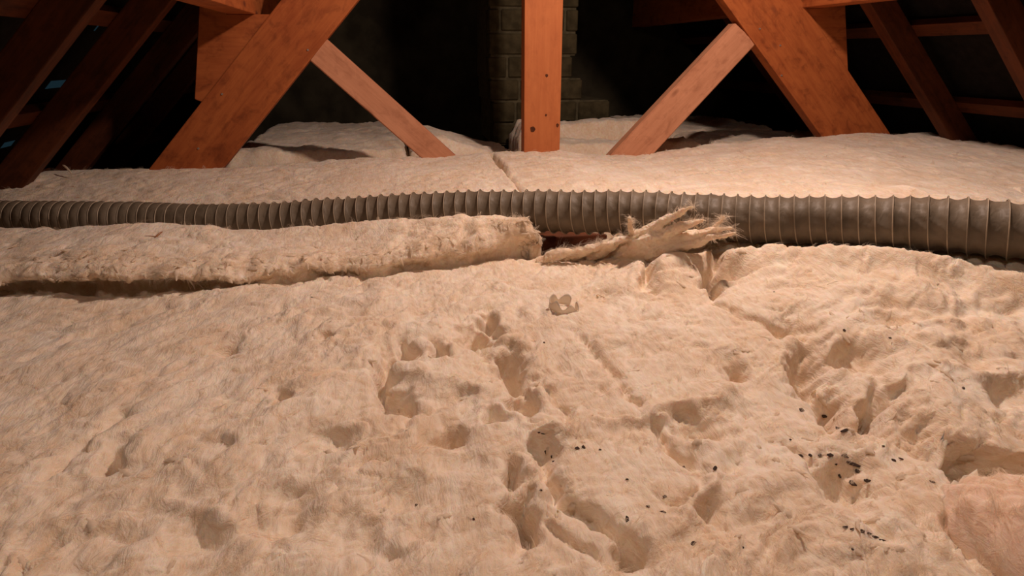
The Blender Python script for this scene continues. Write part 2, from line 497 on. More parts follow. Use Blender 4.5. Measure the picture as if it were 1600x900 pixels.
# ------------------------------------------------------------------ chimney of bricks
CH_Y = 2.72
chim = empty('chimney_stack', (XC, CH_Y, FLOOR_Z))
tag(chim, 'sooty brick chimney stack with stepped base behind the king post', 'chimney')
course_px = [(-40, -3, 770, 905), (-3, 12, 766, 905), (12, 50, 764, 905), (50, 87, 762, 900), (87, 123, 762, 896), (123, 157, 764, 913), (157, 187, 768, 958), (187, 222, 768, 990)]
top_z = at_y(800, 12, CH_Y)[2]; CHH = (at_y(800, 12, CH_Y)[2] - at_y(800, 123, CH_Y)[2]) / 3
MJ = 0.011
joints = {0: 782, 1: 840, 2: 793, 3: 911, 4: 806, 5: 930}
brick_cache = {}
def brick_mesh(w, h, d):
    key = (round(w, 3), round(h, 3))
    if key not in brick_cache:
        bm = bmesh.new(); bmesh.ops.create_cube(bm, size=1)
        bmesh.ops.scale(bm, vec=(w, d, h), verts=bm.verts)
        bmesh.ops.bevel(bm, geom=list(bm.edges), offset=0.004, segments=1, affect='EDGES')
        me = bpy.data.meshes.new('brick'); bm.to_mesh(me); bm.free()
        me.materials.append(M['brick']); brick_cache[key] = me
    return brick_cache[key]
core_polys = []
BL = CHH * 3.0
for c in range(-4, 6):
    zt = top_z - c * CHH; zb = zt - CHH
    if c < 2: x0p, x1p = 763, 903
    else: x0p, x1p = {2: (762, 896), 3: (764, 913), 4: (768, 958), 5: (768, 990)}[c]
    xa = at_y(x0p, 100, CH_Y)[0]; xb = at_y(x1p, 100, CH_Y)[0]
    core_polys.append((xa + 0.012, xb - 0.012, zb, zt))
    j0 = at_y(joints.get(c, 782 if c % 2 == 0 else 840), 100, CH_Y)[0]
    js = sorted({j0 + k * BL for k in range(-4, 5)})
    cuts = [xa] + [j for j in js if xa + 0.03 < j < xb - 0.03] + [xb]
    for a, e in zip(cuts[:-1], cuts[1:]):
        w = e - a - MJ
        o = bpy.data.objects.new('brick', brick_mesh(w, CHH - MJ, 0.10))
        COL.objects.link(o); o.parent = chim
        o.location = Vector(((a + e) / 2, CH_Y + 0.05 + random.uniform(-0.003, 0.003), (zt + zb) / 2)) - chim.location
bm = bmesh.new()
for xa, xb, zb, zt in core_polys:
    vs = bmesh.ops.create_cube(bm, size=1)['verts']
    for v in vs:
        v.co = Vector(((xa + xb) / 2 + v.co.x * (xb - xa), CH_Y + 0.21 + v.co.y * 0.40, (zt + zb) / 2 + v.co.z * (zt - zb)))
me = bpy.data.meshes.new('mortar_core'); bm.to_mesh(me); bm.free()
o = link('mortar_core', me, M['mortar'], chim, smooth=False)
o.matrix_local = Matrix.Translation(-chim.location)

# ------------------------------------------------------------------ ceiling joists below the wool
o = board('ceiling_joist', (-0.9, 1.305, -0.073), (1.6, 1.305, -0.073), 0.160, 0.06, (0, 1, 0), M['rafter'])
tag(o, 'reddish ceiling joist glimpsed in the gap under the duct', 'joist')

# ================================================================== WOOL
def at_base(px, py):
    z = 0.0
    for _ in range(12):
        p = at_z(px, py, z)
        z = 0.5 * z + 0.5 * float(base_height(np.array([p[0]]), np.array([p[1]]))[0])
    return p
def scale_at(px, py, z=0.0):
    p = at_base(px, py); v = p - CAM; s = v @ FW
    sinv = abs(v[2]) / np.linalg.norm(v)
    return p, s / F_PX, s / F_PX / max(0.15, sinv)

def window(X, Y, x0, x1, y0, y1):
    """slices of the regular grid around a box"""
    m_ = 0.03
    j0, j1 = np.searchsorted(GX, (x0 - m_, x1 + m_)); i0, i1 = np.searchsorted(GY, (y0 - m_, y1 + m_))
    return slice(i0, i1), slice(j0, j1)
def pit(X, Y, Z, px, py, rx, ry, depth, far=1.7, under=1.0):
    """a torn hollow: steep on the viewer's side, easing out on the far side"""
    p, sx, sy = scale_at(px, py)
    R0 = max(rx * sx, ry * sy * 2) * 2.2
    w_ = window(X, Y, p[0] - R0, p[0] + R0, p[1] - R0, p[1] + R0)
    X = X[w_]; Y = Y[w_]
    if X.size == 0: return
    dx = X - p[0]; dy = Y - p[1]
    a = math.atan2(p[0], p[1])
    u = dx * math.cos(a) - dy * math.sin(a); v = dx * math.sin(a) + dy * math.cos(a)
    vv = np.where(v < 0, v / (ry * sy * 0.8), v / (ry * sy * far))
    uu = u / (rx * sx)
    w = 0.3 * fbm(X * 40, Y * 40, 2, 91)
    d = np.sqrt(uu * uu + vv * vv) * (1 + w)
    q = 1.7 * depth * np.exp(-1.25 * d ** 2)
    Z[w_] -= q
    PD[w_] += q * under
def stroke(X, Y, Z, pts, w_px, depth, zb=0.0):
    """a groove (depth > 0) or a ridge (depth < 0) along a line"""
    P = []; Ws = []
    for q in pts:
        p, sx, sy = scale_at(q[0], q[1], zb); P.append(p[:2]); Ws.append(w_px * (0.75 * sx + 0.25 * sy))
    PA = np.array(P); R0 = max(Ws) * 2.5
    w_ = window(X, Y, PA[:, 0].min() - R0, PA[:, 0].max() + R0, PA[:, 1].min() - R0, PA[:, 1].max() + R0)
    X = X[w_]; Y = Y[w_]
    if X.size == 0: return
    best = np.full(X.shape, 1e9)
    for i in range(len(P) - 1):
        a, b_ = P[i], P[i + 1]; ab = b_ - a
        t = np.clip(((X - a[0]) * ab[0] + (Y - a[1]) * ab[1]) / (ab @ ab), 0, 1)
        d = np.hypot(X - a[0] - t * ab[0], Y - a[1] - t * ab[1]) / (Ws[i] * (1 - t) + Ws[i + 1] * t)
        # fade out at the ends
        if i == 0: d = d + np.where(t <= 0, 0.3, 0)
        best = np.minimum(best, d)
    w = 0.4 * fbm(X * 45, Y * 45, 2, 55)
    q = depth * np.exp(-(best * (1 + w)) ** 2)
    Z[w_] -= q
    PD[w_] += np.maximum(q, 0)

def fluff(X, Y, amp=1.0, seed=0, rot=0.7):
    """lumpy, matted surface of pulled mineral wool"""
    c, s_ = math.cos(rot), math.sin(rot)
    wx = X + 0.045 * fbm(X * 8, Y * 8, 3, seed + 3); wy = Y + 0.045 * fbm(X * 8 + 40, Y * 8, 3, seed + 4)
    u = wx * c + wy * s_; v = -wx * s_ + wy * c
    a1 = np.clip(0.75 + 0.9 * fbm(X * 5 + 11, Y * 5, 2, seed + 6), 0.25, 1.5)
    z = 0.016 * fbm(X * 4, Y * 4, 3, seed)
    z += 0.024 * a1 * (billow(u * 7, v * 11, 2, seed + 1) - 0.3)
    z += 0.0105 * a1 * (billow(u * 19, v * 31, 2, seed + 2) - 0.3)
    z += 0.0036 * (billow(u * 52, v * 95, 2, seed + 9) - 0.3)
    # little torn dimples
    dmp = fbm(u * 15 + 3, v * 24, 3, seed + 8)
    z -= 0.009 * sstep(0.25, 0.75, dmp)
    tear = 1 - np.abs(perlin(u * 24 + 5, v * 60, seed + 12))
    z -= 0.006 * sstep(0.88, 1.0, tear) * sstep(0.05, 0.4, fbm(X * 11, Y * 11 + 3, 2, seed + 14))
    return z * amp + 0.0013 * amp * fbm(u * 60, v * 240, 3, seed + 5)

def curl(X, Y, a, seed=0):
    return a * fbm(X * 22, Y * 22, 3, seed + 31), a * fbm(X * 22 + 9, Y * 22 + 4, 3, seed + 47)

def fibres(G, n, length, width, parent, seed, lift=0.006, dens=None, bundle=8, spread=0.0016):
    """loose strands lying on and curling off the matted surface"""
    r_ = np.random.default_rng(seed)
    nr, nc = G.shape[:2]
    n = n // bundle
    if dens is not None:
        pr = dens.ravel() / dens.sum()
        idx = r_.choice(nr * nc, n, p=pr); i = idx // nc; j = idx % nc
    else:
        i = r_.integers(1, nr - 2, n); j = r_.integers(1, nc - 2, n)
    i = np.clip(i, 1, nr - 2); j = np.clip(j, 1, nc - 2)
    p = G[i, j] + (G[i + 1, j] - G[i, j]) * r_.random((n, 1)) + (G[i, j + 1] - G[i, j]) * r_.random((n, 1))
    tx = G[i, j + 1] - G[i, j - 1]; ty = G[i + 1, j] - G[i - 1, j]
    nn = np.cross(tx, ty); nn /= np.linalg.norm(nn, axis=1, keepdims=True) + 1e-12
    nn *= np.sign(nn[:, 2:3] + 1e-9)
    ang = 0.8 + 2.2 * fbm(p[:, 0] * 9, p[:, 1] * 9, 2, seed + 7) * math.pi + r_.normal(0, 0.5, n)
    d = np.stack([np.cos(ang), np.sin(ang), np.zeros(n)], 1)
    d -= nn * np.sum(d * nn, 1, keepdims=True); d /= np.linalg.norm(d, axis=1, keepdims=True)
    side = np.cross(nn, d)
    # every wisp is a bundle of nearly parallel strands
    rp = lambda q: np.repeat(q, bundle, axis=0)
    L = length * r_.uniform(0.4, 1.5, (n, 1)); bd0 = r_.normal(0, 0.45, (n, 1)); lf0 = np.abs(r_.normal(0, 1, (n, 1)))
    p, d, nn, side, L, bd0, lf0 = map(rp, (p, d, nn, side, L, bd0, lf0))
    n = n * bundle
    p = p + side * r_.normal(0, spread, (n, 1)) + d * r_.normal(0, 1, (n, 1)) * L * 0.25
    an = r_.normal(0, 0.16, (n, 1)); d, side = d * np.cos(an) + side * np.sin(an), side * np.cos(an) - d * np.sin(an)
    L = L * r_.uniform(0.7, 1.3, (n, 1)); bend = (bd0 + r_.normal(0, 0.10, (n, 1))) * L; lf = lf0 * lift * r_.uniform(0.5, 1.4, (n, 1))
    ts = [0, 0.33, 0.66, 1.0]
    hs = [-0.0015, 0.6, 1.0, 0.55]
    W = width * r_.uniform(0.6, 1.4, (n, 1))
    V = np.zeros((n, 8, 3))
    for k, (t, h) in enumerate(zip(ts, hs)):
        c = p + d * L * (t - 0.5) + side * bend * (t * t) + nn * (lf * h + 0.0004 if k else -0.0015)
        ww = W * (1.0, 0.9, 0.7, 0.25)[k]
        V[:, 2 * k] = c - side * ww; V[:, 2 * k + 1] = c + side * ww
    base = np.arange(n)[:, None] * 8
    Fq = np.concatenate([base + np.array([[0, 2, 3, 1]]) + 2 * k for k in range(3)], 0)
    o = link('loose_fibres', mesh_np('loose_fibres', V.reshape(-1, 3), Fq), M['fibre'], parent)
    tag(o, 'loose pale glass fibres on the wool', kind='stuff')
    return o

def wisps(P, D, N, length, width, parent, seed, lift=0.25):
    """small torn flocks: buried at the root, drawn out to a thin raised tip; joined into one part"""
    r_ = np.random.default_rng(seed)
    n = len(P); nu, nv = 9, 7
    N = N / np.linalg.norm(N, axis=1, keepdims=True)
    D = D - N * np.sum(D * N, 1, keepdims=True); D = D / (np.linalg.norm(D, axis=1, keepdims=True) + 1e-9)
    Sd = np.cross(N, D)
    L = length * r_.uniform(0.5, 1.5, n)[:, None, None]; W = width * r_.uniform(0.5, 1.4, n)[:, None, None]
    bend = r_.normal(0, 0.25, n)[:, None, None]; lf = lift * r_.uniform(0.3, 1.6, n)[:, None, None]
    u = np.linspace(0, 1, nu)[None, :, None]; a = (np.arange(nv) * 2 * math.pi / nv)[None, None, :]
    prof = np.sin(np.clip(u * 0.75 + 0.25, 0, 1) * math.pi) ** 0.7 + 0.03
    prof = prof * (1 + 0.35 * r_.normal(0, 1, (n, nu, nv)).clip(-1, 1))
    x = L * (u - 0.25); y = W * prof * np.cos(a) + L * bend * u ** 2; z = 0.55 * W * prof * np.sin(a) + L * lf * u ** 1.6 - 0.4 * W
    V = P[:, None, None] + D[:, None, None] * x[..., None] + Sd[:, None, None] * y[..., None] + N[:, None, None] * z[..., None]
    f0 = grid_faces(nu, nv, wrap=True)
    Fq = (f0[None] + (np.arange(n) * nu * nv)[:, None, None]).reshape(-1, 4)
    o_ = link('torn_flocks', mesh_np('torn_flocks', V.reshape(-1, 3), Fq[:, ::-1]), M['fibre'], parent)
    tag(o_, 'small torn flocks standing off the wool', kind='stuff')
    return o_
def sample_grid(g, n, dens, seed):
    r_ = np.random.default_rng(seed)
    nr, nc = g.shape[:2]
    idx = r_.choice(nr * nc, n, p=dens.ravel() / dens.sum()); i = np.clip(idx // nc, 2, nr - 3); j = np.clip(idx % nc, 2, nc - 3)
    N = np.cross(g[i, j + 2] - g[i, j - 2], g[i + 2, j] - g[i - 2, j]); N *= np.sign(N[:, 2:3] + 1e-12)
    return g[i, j], N

def batt_object(name, G, label, mat='wool', bottom=None, group=None):
    """closed slab: the matted top grid G (rows x cols x 3) with sides and an underside"""
    nr, nc = G.shape[:2]
    V = G.reshape(-1, 3)
    Fq = grid_faces(nr, nc)
    if bottom is not None:
        ring = np.concatenate([np.arange(nc), np.arange(1, nr) * nc + nc - 1, (nr - 1) * nc + np.arange(nc - 2, -1, -1), np.arange(nr - 2, 0, -1) * nc])
        B = V[ring].copy(); B[:, 2] = np.minimum(bottom, B[:, 2] - 0.002)
        n0 = len(V); k = len(ring)
        a = ring; b_ = np.roll(ring, -1); ia = n0 + np.arange(k); ib = n0 + (np.arange(k) + 1) % k
        V = np.concatenate([V, B]); Fq = np.concatenate([Fq, np.stack([b_, a, ia, ib], 1)])
    o = link(name, mesh_np(name, V, Fq), M[mat])
    tag(o, label, 'insulation', group)
    return o

def duct_line():
    X = [-150, 0, 200, 300, 400, 500, 600, 700, 800, 900, 1000, 1100, 1200, 1300, 1400, 1500, 1600, 1750, 1950]
    T = [311, 312, 314, 317, 316, 309, 303, 298, 296, 297, 297, 302, 305, 304, 305, 308, 314, 325, 342]
    D = [1.44, 1.43, 1.43, 1.42, 1.41, 1.40, 1.385, 1.36, 1.33, 1.29, 1.25, 1.20, 1.15, 1.10, 1.05, 1.0, .955, .9, .85]
    r_ = 0.045
    return np.array([at_depth(x, t + r_ * F_PX / s, s) for x, t, s in zip(X, T, D)])
DUCT_R = 0.045
DPTS = duct_line()
DPTS = np.vstack([DPTS, [(1.24, 0.44, 0.095), (1.42, 0.22, 0.065)]])   # it runs on past the picture's right edge
def duct_yz(x):
    return np.interp(x, DPTS[:, 0], DPTS[:, 1]), np.interp(x, DPTS[:, 0], DPTS[:, 2])

def base_height(X, Y):
    """the lie of the wool before it was torn about: it climbs towards the right"""
    yd, zd = duct_yz(X)
    zd = zd - DUCT_R - 0.004                      # underside of the duct
    right = sstep(0.30, 0.95, X) * sstep(0.35, 0.9, Y)
    front = -0.012 + 0.086 * right
    return front

def dent_for_duct(X, Y, Z):
    yd, zd = duct_yz(X)
    d = np.abs(Y - yd)
    lim = zd - np.sqrt(np.maximum(0, (DUCT_R + 0.003) ** 2 - np.minimum(d, DUCT_R + 0.003) ** 2))
    inside = d < DUCT_R + 0.003
    return np.where(inside, np.minimum(Z, lim), Z)

# ---- 1. the big foreground blanket
def geo_axis(a, b_, d0, d1):
    xs = [a]; d = d0
    n = int((b_ - a) / ((d0 + d1) / 2))
    steps = np.linspace(d0, d1, n); steps *= (b_ - a) / steps.sum()
    return a + np.concatenate([[0], np.cumsum(steps)])
xs = np.concatenate([np.arange(-1.05, -0.45, 0.004), np.arange(-0.45, 0.95, 0.0026), np.arange(0.95, 1.45, 0.004)])
ys = geo_axis(0.16, 1.62, 0.0022, 0.0048)
GX, GY = xs, ys
X, Y = np.meshgrid(xs, ys)
PD = np.zeros(X.shape)
Z = base_height(X, Y)
XW = X + 0.016 * fbm(X * 18, Y * 18, 2, 501) + 0.003 * fbm(X * 50, Y * 50, 1, 503)
YW = Y + 0.016 * fbm(X * 18 + 7, Y * 18, 2, 505) + 0.003 * fbm(X * 50 + 7, Y * 50, 1, 507)
calm = 1 - 0.45 * (1 - sstep(-0.5, 0.15, X)) * sstep(0.5, 0.8, Y)        # smoother on the left
Z += fluff(X, Y, 1.0, 11) * calm
# long diagonal pull marks on the left
u = X * math.cos(0.95) + Y * math.sin(0.95); v = -X * math.sin(0.95) + Y * math.cos(0.95)
Z += 0.006 * (1 - sstep(-0.25, 0.2, X)) * fbm(u * 6, v * 26, 3, 77)
pits = [(635, 547, 16, 11, .034), (683, 540, 12, 9, .026), (742, 522, 30, 15, .036), (766, 497, 10, 10, .034), (604, 588, 13, 26, .034),
        (620, 625, 22, 14, .040), (802, 576, 18, 24, .046), (765, 562, 30, 20, .014), (813, 632, 17, 14, .022), (775, 652, 20, 10, .018),
        (705, 683, 25, 12, .024), (792, 737, 15, 18, .034), (822, 822, 14, 36, .034), (800, 805, 30, 14, .020), (355, 538, 14, 6, .016),
        (445, 622, 14, 9, .020), (505, 526, 16, 5, .012), (183, 722, 13, 16, .022, 1.7, .4), (515, 692, 36, 12, .012), (440, 812, 44, 30, .012, 1.7, .2),
        (305, 842, 36, 32, .012, 1.7, .2), (345, 700, 22, 12, .006), (60, 850, 70, 26, .008), (1013, 440, 12, 13, .030), (1016, 463, 15, 5, .018),
        (1116, 440, 15, 17, .036), (1150, 427, 18, 5, .018), (1262, 572, 20, 22, .044), (1290, 605, 22, 16, .024), (1306, 628, 13, 18, .038),
        (1366, 636, 15, 22, .040), (1342, 556, 36, 11, .022), (1232, 508, 24, 9, .022), (1145, 572, 18, 11, .020), (1100, 664, 42, 13, .020),
        (1330, 762, 42, 28, .026), (1508, 742, 22, 30, .050, .8, 1.2), (1590, 742, 66, 30, .062, .75, 2.0), (1540, 745, 30, 26, .030, .8, 1.5), (1522, 568, 32, 10, .016), (1588, 622, 30, 13, .022),
        (1445, 672, 32, 13, .018), (1395, 492, 30, 7, .012), (1295, 390, 14, 7, .014), (940, 470, 26, 8, .008), (1505, 850, 26, 20, .018),
        (985, 870, 26, 18, .020), (1120, 800, 26, 14, .016), (640, 770, 50, 18, .007), (720, 720, 30, 14, .008), (560, 840, 40, 26, .008)]
for q in pits: pit(XW, YW, Z, *q)
grooves = [([(850, 690), (862, 735), (885, 775), (925, 800), (960, 828), (985, 872)], 13, .026), ([(1020, 650), (1045, 690), (1088, 722)], 8, .016),
           ([(905, 525), (955, 580), (1000, 625)], 7, .012), ([(1095, 470), (1160, 492), (1245, 512)], 6, .010),
           ([(1250, 552), (1285, 605), (1318, 642), (1352, 655)], 9, .018), ([(1378, 650), (1398, 612), (1425, 588)], 9, .016),
           ([(1352, 655), (1440, 690), (1500, 745), (1560, 800)], 10, .014), ([(1110, 730), (1090, 765), (1062, 790)], 8, .010),
           ([(860, 600), (880, 640), (900, 655)], 8, .012), ([(740, 610), (700, 620), (660, 640)], 7, .006), ([(1240, 690), (1290, 740), (1340, 790), (1380, 850)], 10, .012),
           ([(860, 812), (920, 862), (960, 900)], 10, .012), ([(1400, 520), (1460, 545), (1600, 560)], 7, .008), ([(1390, 470), (1480, 480), (1600, 470)], 7, .006),
           ([(40, 560), (140, 520), (260, 480)], 8, .006), ([(60, 760), (130, 690), (200, 640)], 10, .008)]
for q in grooves: stroke(XW, YW, Z, *q)
ridges = [([(848, 684), (950, 656), (1050, 634), (1145, 611)], 10, -.013), ([(1108, 690), (1118, 740), (1092, 792), (1050, 832)], 14, -.010),
          ([(1488, 700), (1515, 735), (1545, 772)], 6, -.030), ([(1395, 600), (1440, 570), (1480, 575)], 12, -.010), ([(580, 500), (620, 510), (690, 500)], 10, -.006),
          ([(1270, 597), (1282, 590)], 9, -.016), ([(630, 570), (680, 590), (740, 600)], 16, -.008)]
for q in ridges: stroke(XW, YW, Z, *q)
ydg, zdg = duct_yz(X)
hc = at_depth(1050, 400, 1.12)
Z += 0.036 * np.exp(-((X - hc[0]) / 0.085) ** 2 - ((Y - hc[1]) / 0.065) ** 2)
Z += 0.026 * np.exp(-((Y - ydg + 0.078) / 0.034) ** 2) * sstep(0.50, 0.62, X)
# the lip by the open gap under the duct, then down into the gap
lip_px = [(838, 412), (862, 398), (900, 389), (940, 378), (985, 368), (1010, 360)]
lip = np.array([at_base(a, b_ - 6)[:2] for a, b_ in lip_px])
yl = np.interp(X, lip[:, 0], lip[:, 1])
ingap = (X > lip[0, 0] - 0.01) & (X < lip[-1, 0] + 0.015)
edge_w = 0.008 + 0.0 * X
drop = sstep(0, 1, (Y - yl + 0.006 * fbm(X * 40, Y * 40, 2, 5)) / 0.012) * sstep(lip[0, 0] - 0.02, lip[0, 0], X) * (1 - sstep(lip[-1, 0], lip[-1, 0] + 0.03, X))
Z = Z * (1 - drop) + drop * np.minimum(Z, -0.085)
# it runs flat below the cut strip on the left
strip_edge_px = [(-200, 458), (0, 463), (100, 461), (200, 462), (350, 453), (480, 433), (600, 425), (720, 415), (838, 403)]
SE = np.array([at_z(a, b_, -0.012)[:2] for a, b_ in strip_edge_px])
ye = np.interp(X, SE[:, 0], SE[:, 1])
under = sstep(-0.01, 0.05, Y - ye) * (1 - sstep(SE[-1, 0] - 0.01, SE[-1, 0] + 0.005, X))
Z = Z * (1 - under) + under * np.minimum(Z, -0.035)
Z = dent_for_duct(X, Y, Z)
cx_, cy2 = curl(X, Y, 0.005, 3)
G = np.stack([X + cx_ + 0.15 * PD * X, Y + cy2 + 0.40 * PD, Z], -1)
FG = G
fg = batt_object('wool_blanket', G, 'torn creamy mineral wool blanket filling the foreground below the duct', bottom=FLOOR_Z + 0.005)
dens = np.ones(X.shape) * (1 / (0.25 + Y ** 2))
dens *= (Y < np.where(X < SE[-1, 0], ye, 1.4))
# flocks gather on the rims of the hollows
rim = np.hypot(np.gradient(PD, axis=0), np.gradient(PD, axis=1)); rim = rim / rim.max()
dw = dens * (0.02 + rim + 0.25 * sstep(0.1, 0.6, X) * sstep(-0.1, 0.5, fbm(X * 7, Y * 7, 2, 71)))
Pw, Nw = sample_grid(G, 700, dw, 17)
aw_ = 0.8 + 2.2 * math.pi * fbm(Pw[:, 0] * 9, Pw[:, 1] * 9, 2, 12) + np.random.default_rng(4).normal(0, 0.7, len(Pw))
wisps(Pw, np.stack([np.cos(aw_), np.sin(aw_), 0 * aw_], 1), Nw, 0.014, 0.0036, fg, 23, 0.05)
fibres(G, 120000, 0.017, 0.00010, fg, 5, 0.0022, dens, 12, 0.0018)

# ---- 2. the cut strip lying on it, left, in front of the duct
nx, nt_, nf = 470, 84, 22
xs = np.linspace(-1.05, SE[-1, 0], nx)
ye = np.interp(xs, SE[:, 0], SE[:, 1]); yd = np.interp(xs, DPTS[:, 0], DPTS[:, 1])
zd = np.interp(xs, DPTS[:, 0], DPTS[:, 2])
rows = []
back = yd + 0.02
zt0 = 0.030 + 0.012 * (1 - sstep(-0.4, -0.2, xs)) + 0.006 * np.sin(xs * 9) + 0.012 * sstep(0.0, 0.27, xs)
edge_n = 0.016 * fbm(xs * 16, xs * 0 + 2, 3, 21) + 0.006 * fbm(xs * 38, xs * 0 + 8, 3, 23)
over = 0.012 + 0.022 * (1 - sstep(-0.38, -0.25, xs)) + 0.012 * fbm(xs * 12, xs * 0, 2, 29)
rowsX = []; 
for k in range(nt_):
    t = k / (nt_ - 1)
    yy = back * (1 - t) + (ye + edge_n - 0.004) * t
    rise = zt0 * 1.0
    z = -0.005 + rise + 0.022 * np.exp(-((yy - yd + 0.075) / 0.05) ** 2) * (0.3 + sstep(-0.5, 0.1, xs))
    z = z - 0.052 * (1 - sstep(0.0, 0.38, t)) * (1 - sstep(-0.20, 0.03, xs))
    z = z - 0.030 * sstep(SE[-1, 0] - 0.022, SE[-1, 0], xs) ** 2
    z = z + fluff(xs, yy, 0.6 + 0.3 * sstep(0.4, 0.9, t), 61, 0.3) + 0.010 * sstep(0.7, 1.0, t) * fbm(xs * 17, yy * 9, 3, 67)
    z = z - 0.010 * sstep(0.92, 1.0, t) ** 2
    rows.append(np.stack([xs, yy, z], -1))
last = rows[-1]
for k in range(1, nf):
    t = k / (nf - 1)
    yy = last[:, 1] - 0.004 * math.sin(min(1, t * 3) * math.pi / 2) + np.maximum(over, 0.002) * 1.6 * sstep(0.10, 0.45, np.full(nx, t)) + 0.004 * fbm(xs * 40, xs * 0 + t * 2, 2, 37)
    z = last[:, 2] * (1 - t) + (-0.034) * t
    rows.append(np.stack([xs, yy, z], -1))
G = np.stack(rows, 0)
G[..., 2] = dent_for_duct(G[..., 0], G[..., 1], G[..., 2])
cx_, cy2 = curl(G[..., 0], G[..., 1] + G[..., 2], 0.005, 13)
G[..., 0] += cx_; G[..., 1] += cy2 * 0.8
# torn fringe at the right-hand cut end
w = sstep(SE[-1, 0] - 0.05, SE[-1, 0], G[..., 0])
G[..., 0] += w * 0.030 * fbm(G[..., 1] * 30, G[..., 2] * 60, 3, 19)
strip = batt_object('wool_strip', G[::-1], 'narrow cut strip of creamy mineral wool lying along the front of the duct', bottom=-0.036)
dens = np.ones(G.shape[:2]); dens[nt_ - 18:nt_ + 8] *= 5
dw = np.full(G.shape[:2], 0.05); dw[nt_ - 14:nt_ + 4] = 1.0; dw[:, -12:] += 4.0; dw[:20] = 0
Pw, Nw = sample_grid(G, 500, dw, 27)
r9 = np.random.default_rng(6); aw_ = -1.2 + r9.normal(0, 0.9, len(Pw))
Dw = np.stack([np.cos(aw_), np.sin(aw_), -0.3 + 0 * aw_], 1); endm = Pw[:, 0] > SE[-1, 0] - 0.03
Dw[endm] = np.stack([0.6 + 0 * aw_, r9.normal(0, 0.4, len(aw_)), -0.9 + 0 * aw_], 1)[endm]
wisps(Pw, Dw, Nw, 0.016, 0.0034, strip, 33, 0.1)
fibres(G, 20000, 0.018, 0.00014, strip, 8, 0.004, dens, 10, 0.002)

# ---- 3. the blankets behind the duct, up to the truss
crest_px = [(-300, 330), (-80, 300), (0, 284), (60, 270), (140, 266), (232, 265), (350, 262), (500, 254), (640, 246), (770, 239), (860, 236), (955, 243), (1030, 240), (1100, 228),
            (1200, 216), (1232, 212), (1283, 213), (1390, 208), (1480, 209), (1600, 222), (1750, 240)]
CR = np.array([at_y(a, b_, TRUSS_Y - 0.02) for a, b_ in crest_px])
def back_blanket(name, x0, x1, label, seed, end=2.20, tilt=0.0):
    nx_ = int((x1 - x0) / 0.0052); ny_ = 190
    xs_ = np.linspace(x0, x1, nx_)
    yd_, zd_ = duct_yz(xs_)
    rows_ = []
    cz = np.interp(xs_, CR[:, 0], CR[:, 2])
    for k in range(ny_):
        t = k / (ny_ - 1)
        y0 = yd_ + 0.005 + 0.10 * np.exp(-((xs_ - 0.40) / 0.14) ** 4)
        yy = y0 + (end - y0) * t
        zs_ = np.maximum(zd_ - DUCT_R * 0.55, -0.02)
        s = np.clip((yy - y0) / (TRUSS_Y - 0.03 - y0), 0, 1.3)
        z = zs_ * (1 - sstep(0, 1, s)) + cz * sstep(0, 1, s)
        z = z - 0.06 * sstep(TRUSS_Y + 0.01, TRUSS_Y + 0.11, yy + 0.03 * fbm(xs_ * 9, yy * 9, 2, 3))
        z = z + fluff(xs_, yy, 0.62, seed, 0.1) - 0.003
        rows_.append(np.stack([xs_, yy, z], -1))
    g = np.stack(rows_, 0)
    # the joint between two neighbouring lengths: the edge drops away
    for xe, sg in ((x0, 1), (x1, -1)):
        dd = sg * (g[..., 0] - xe)
        g[..., 2] -= 0.035 * (1 - sstep(0, 0.014, dd)) * sstep(1.75, 1.9, g[..., 1])
        g[..., 2] -= 0.010 * (1 - sstep(0, 0.010, dd))
    g[..., 2] = dent_for_duct(g[..., 0], g[..., 1], g[..., 2])
    cx1, cy1 = curl(g[..., 0], g[..., 1], 0.005, seed)
    g[..., 0] += cx1; g[..., 1] += cy1
    g[..., 0] += 0.016 * (g[..., 1] - 1.86) / 0.19 * np.exp(-((g[..., 0] - 0.317) / 0.2) ** 2) * -1 * 0
    o_ = batt_object(name, g, label, bottom=-0.10)
    fibres(g, 12000, 0.020, 0.00020, o_, seed + 3, 0.004, None, 8, 0.003)
    return o_
back_blanket('wool_blanket', -1.08, 0.315, 'creamy mineral wool blanket behind the duct, left of the seam', 101)
back_blanket('wool_blanket', 0.318, 1.96, 'creamy mineral wool blanket behind the duct, right of the seam', 131)

# ---- 4. blankets lying farther back, behind the truss
def far_blanket(x0, x1, y0, y1, ztop, label, seed, front_drop=0.05, tilt_y=0.0, tilt_x=0.0):
    nx_ = max(20, int((x1 - x0) / 0.009)); ny_ = max(20, int((y1 - y0) / 0.009))
    Xg, Yg = np.meshgrid(np.linspace(x0, x1, nx_), np.linspace(y0, y1, ny_))
    zg = ztop + tilt_y * (Yg - y0) + tilt_x * sstep(0.1, 1.0, (Xg - x0) / (x1 - x0)) + fluff(Xg, Yg, 0.8, seed, 0.2)
    e = np.minimum.reduce([Xg - x0, x1 - Xg, Yg - y0, y1 - Yg]) + 0.012 * fbm(Xg * 14, Yg * 14, 2, seed)
    zg -= front_drop * (1 - sstep(0, 0.05, e)) ** 2
    cx1, cy1 = curl(Xg, Yg, 0.007, seed)
    g = np.stack([Xg + cx1, Yg + cy1, zg], -1)
    return batt_object('wool_blanket', g, label, bottom=FLOOR_Z + 0.01)
far_blanket(-0.55, 0.066, 2.26, 3.30, 0.066, 'dim mineral wool blanket seen under the left brace, behind the truss', 201)
far_blanket(0.07, 0.47, 2.24, 2.66, 0.108, 'short mineral wool piece just left of the king post, before the chimney', 211, 0.05, 0.0, -0.075)
far_blanket(0.49, 1.18, 2.26, 2.46, 0.066, 'mineral wool blanket right of the king post, just behind the truss', 221, 0.05)
far_blanket(0.49, 1.12, 2.49, 2.69, 0.118, 'raised mineral wool piece right of the king post, against the chimney base', 223, 0.06)
